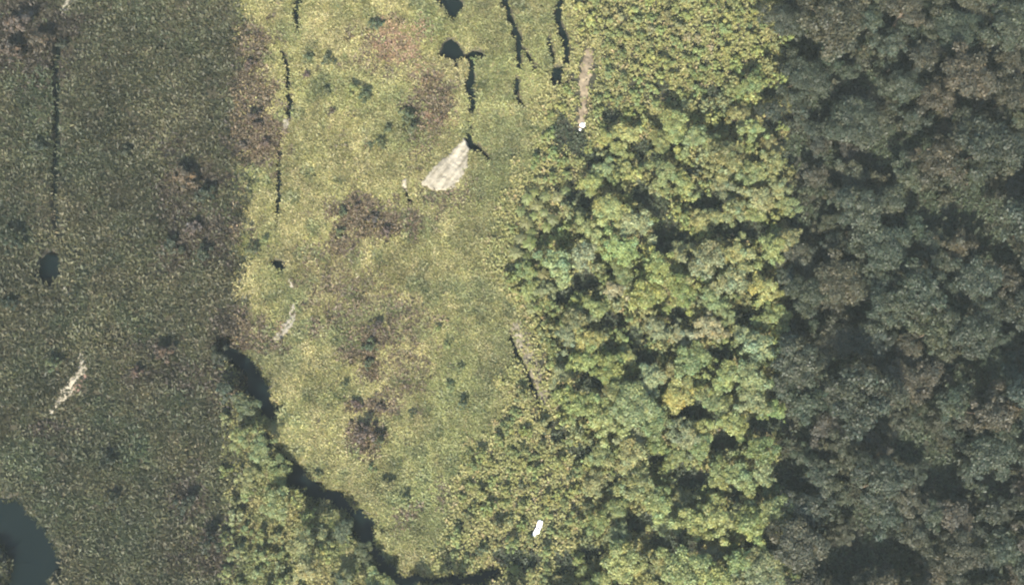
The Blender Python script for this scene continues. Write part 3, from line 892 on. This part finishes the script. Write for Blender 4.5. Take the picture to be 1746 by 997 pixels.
# ------------------------------------------------------------------ white debris
def white_material():
    m, nt, N, L, bs = new_mat("white_paint")
    tc = N.new("ShaderNodeTexCoord")
    no = N.new("ShaderNodeTexNoise"); no.inputs["Scale"].default_value = 5; no.inputs["Detail"].default_value = 6
    L.new(tc.outputs["Object"], no.inputs["Vector"])
    cr = N.new("ShaderNodeValToRGB")
    cr.color_ramp.elements[0].position = .3; cr.color_ramp.elements[0].color = (.62, .61, .57, 1)
    cr.color_ramp.elements[1].position = .55; cr.color_ramp.elements[1].color = (.82, .82, .79, 1)
    L.new(no.outputs["Fac"], cr.inputs["Fac"]); L.new(cr.outputs["Color"], bs.inputs["Base Color"])
    bs.inputs["Roughness"].default_value = .45
    return m
MAT_WHITE = white_material()
MAT_CREAM = noisy_material("cream_sheet", (.55, .52, .38), (.68, .65, .48), 4.0, rough=.6, bump=.1)

def plate(name, outline, cx, cy, z0, tilt, mat, parent, thick=.03, crumple=.05, seed=0):
    """crumpled plate from an outline in plan units around (cx,cy); tilt = (slope x, slope y)"""
    r = np.random.default_rng(seed)
    o = np.array(outline, float)
    x, y = W(o[:, 0], o[:, 1]); ox, oy = W(cx, cy)
    x = x - ox; y = y - oy
    n = len(o)
    rings = [1.0, .66, .33]
    V = []
    for k in rings:
        xx = x.mean() + (x - x.mean()) * k; yy = y.mean() + (y - y.mean()) * k
        zz = z0 + tilt[0] * xx + tilt[1] * yy + r.normal(0, crumple, n) * (.6 if k == 1 else 1) + (1 - k) * .08
        V += list(np.stack([xx, yy, zz], 1))
    V.append([x.mean(), y.mean(), z0 + tilt[0] * x.mean() + tilt[1] * y.mean() + .08])
    V = np.array(V); m = len(V)
    F = []
    for j in range(2):
        for i in range(n):
            a, b = j * n + i, j * n + (i + 1) % n
            F += [[a, b, b + n], [a, b + n, a + n]]
    for i in range(n):
        F.append([2 * n + i, 2 * n + (i + 1) % n, 3 * n])
    top = np.array(F)
    bot = top[:, ::-1] + m
    side = []
    for i in range(n):
        a, b = i, (i + 1) % n
        side += [[a, a + m, b + m], [a, b + m, b]]
    V2 = np.concatenate([V, V - np.array([0, 0, thick])])
    return link(name, mesh_from(name, V2, np.concatenate([top, bot, np.array(side)]), mat=mat), parent)

def debris(name, px, py, label):
    e = bpy.data.objects.new(name, None); COL.objects.link(e)
    x, y = W(px, py); z = float(height(x, y))
    e.location = (float(x), float(y), z)
    e['label'] = label; e['category'] = 'debris'; e['group'] = 'white debris in the vegetation'
    return e

e = debris("white_debris", 915, 901, "long bent white panel lying in scrub near the bottom")
plate("upper_panel", [(917.5, 887), (921, 886.2), (925.6, 888.4), (924.6, 893), (923, 899.5), (919, 898), (914.6, 897.5), (916, 892)], 915, 901, .34, (.10, .05), MAT_WHITE, e, seed=1)
plate("lower_panel", [(914.2, 898), (918, 898.6), (922.6, 900), (921.4, 905), (919, 909.2), (914.5, 911.5), (911, 915.4), (907.6, 915.2), (907.2, 911), (910, 905.5), (912.4, 901.5)], 915, 901, .27, (.05, .09), MAT_WHITE, e, seed=2)
plate("torn_edge", [(914, 911), (918, 909.6), (917, 913), (914, 916), (911.4, 916)], 915, 901, .12, (.1, .1), MAT_CREAM, e, seed=3, thick=.02)
plate("underside", [(917, 890), (923, 890), (921, 900), (918, 908), (911, 912), (911, 905), (914, 898)], 915, 901, .02, (.02, .02), MAT_GREYB, e, seed=4, thick=.12, crumple=.02)

def lump(name, px, py, rx, ry, h, mat, parent, seed, ox=0, oy=0):
    r = np.random.default_rng(seed)
    nu, nvv = 11, 5
    V = []; F = []
    for j in range(nvv):
        ph = (j / nvv) * math.pi / 2
        for i in range(nu):
            a = 2 * math.pi * i / nu
            k = math.cos(ph) * r.uniform(.86, 1.1)
            V.append([ox + rx * k * math.cos(a), oy + ry * k * math.sin(a), h * math.sin(ph) * r.uniform(.85, 1.1) - (.12 if j == 0 else 0)])
    V.append([ox, oy, h])
    for j in range(nvv - 1):
        for i in range(nu):
            a, b = j * nu + i, j * nu + (i + 1) % nu
            F += [[a, b, b + nu], [a, b + nu, a + nu]]
    for i in range(nu):
        F.append([(nvv - 1) * nu + i, (nvv - 1) * nu + (i + 1) % nu, nvv * nu])
    return link(name, mesh_from(name, np.array(V), np.array(F), mat=mat), parent)

e = debris("white_debris", 993, 213, "rounded bright white lump at the foot of the brown track")
lump("shell", 0, 0, .38, .34, .30, MAT_WHITE, e, 15)
lump("flap", 0, 0, .11, .17, .16, MAT_CREAM, e, 6, .33, .27)
e = debris("white_debris", 989.3, 220.6, "smaller white fragment just below the rounded white lump")
lump("shell", 0, 0, .17, .15, .2, MAT_WHITE, e, 7)
lump("chip", 0, 0, .07, .07, .1, MAT_CREAM, e, 8, .1, -.14)
e = debris("white_debris", 985.2, 226.6, "smallest pale fragment lowest of the three by the track")
lump("shell", 0, 0, .11, .15, .14, MAT_CREAM, e, 9)

# ------------------------------------------------------------------ thin haze in the air between ground and aircraft
hx, z0, z1 = 5400.0, -5.0, 158.0
hv = np.array([(x, y, z) for z in (z0, z1) for y in (-hx, hx) for x in (-hx, hx)], float)
hf = np.array([(0, 2, 3, 1), (4, 5, 7, 6), (0, 1, 5, 4), (2, 6, 7, 3), (0, 4, 6, 2), (1, 3, 7, 5)])
hm = bpy.data.materials.new("haze_air"); hm.use_nodes = True
hn = hm.node_tree.nodes
hn.remove(hn["Principled BSDF"])
pv = hn.new("ShaderNodeVolumePrincipled")
pv.inputs["Color"].default_value = (0.86, 1.0, 0.94, 1)
pv.inputs["Density"].default_value = 0.00013
pv.inputs["Anisotropy"].default_value = 0.0
hm.node_tree.links.new(pv.outputs[0], hn["Material Output"].inputs["Volume"])
link("haze", mesh_from("haze", hv, hf, mat=hm), kind="stuff", label="thin pale haze in the air above the hillside")
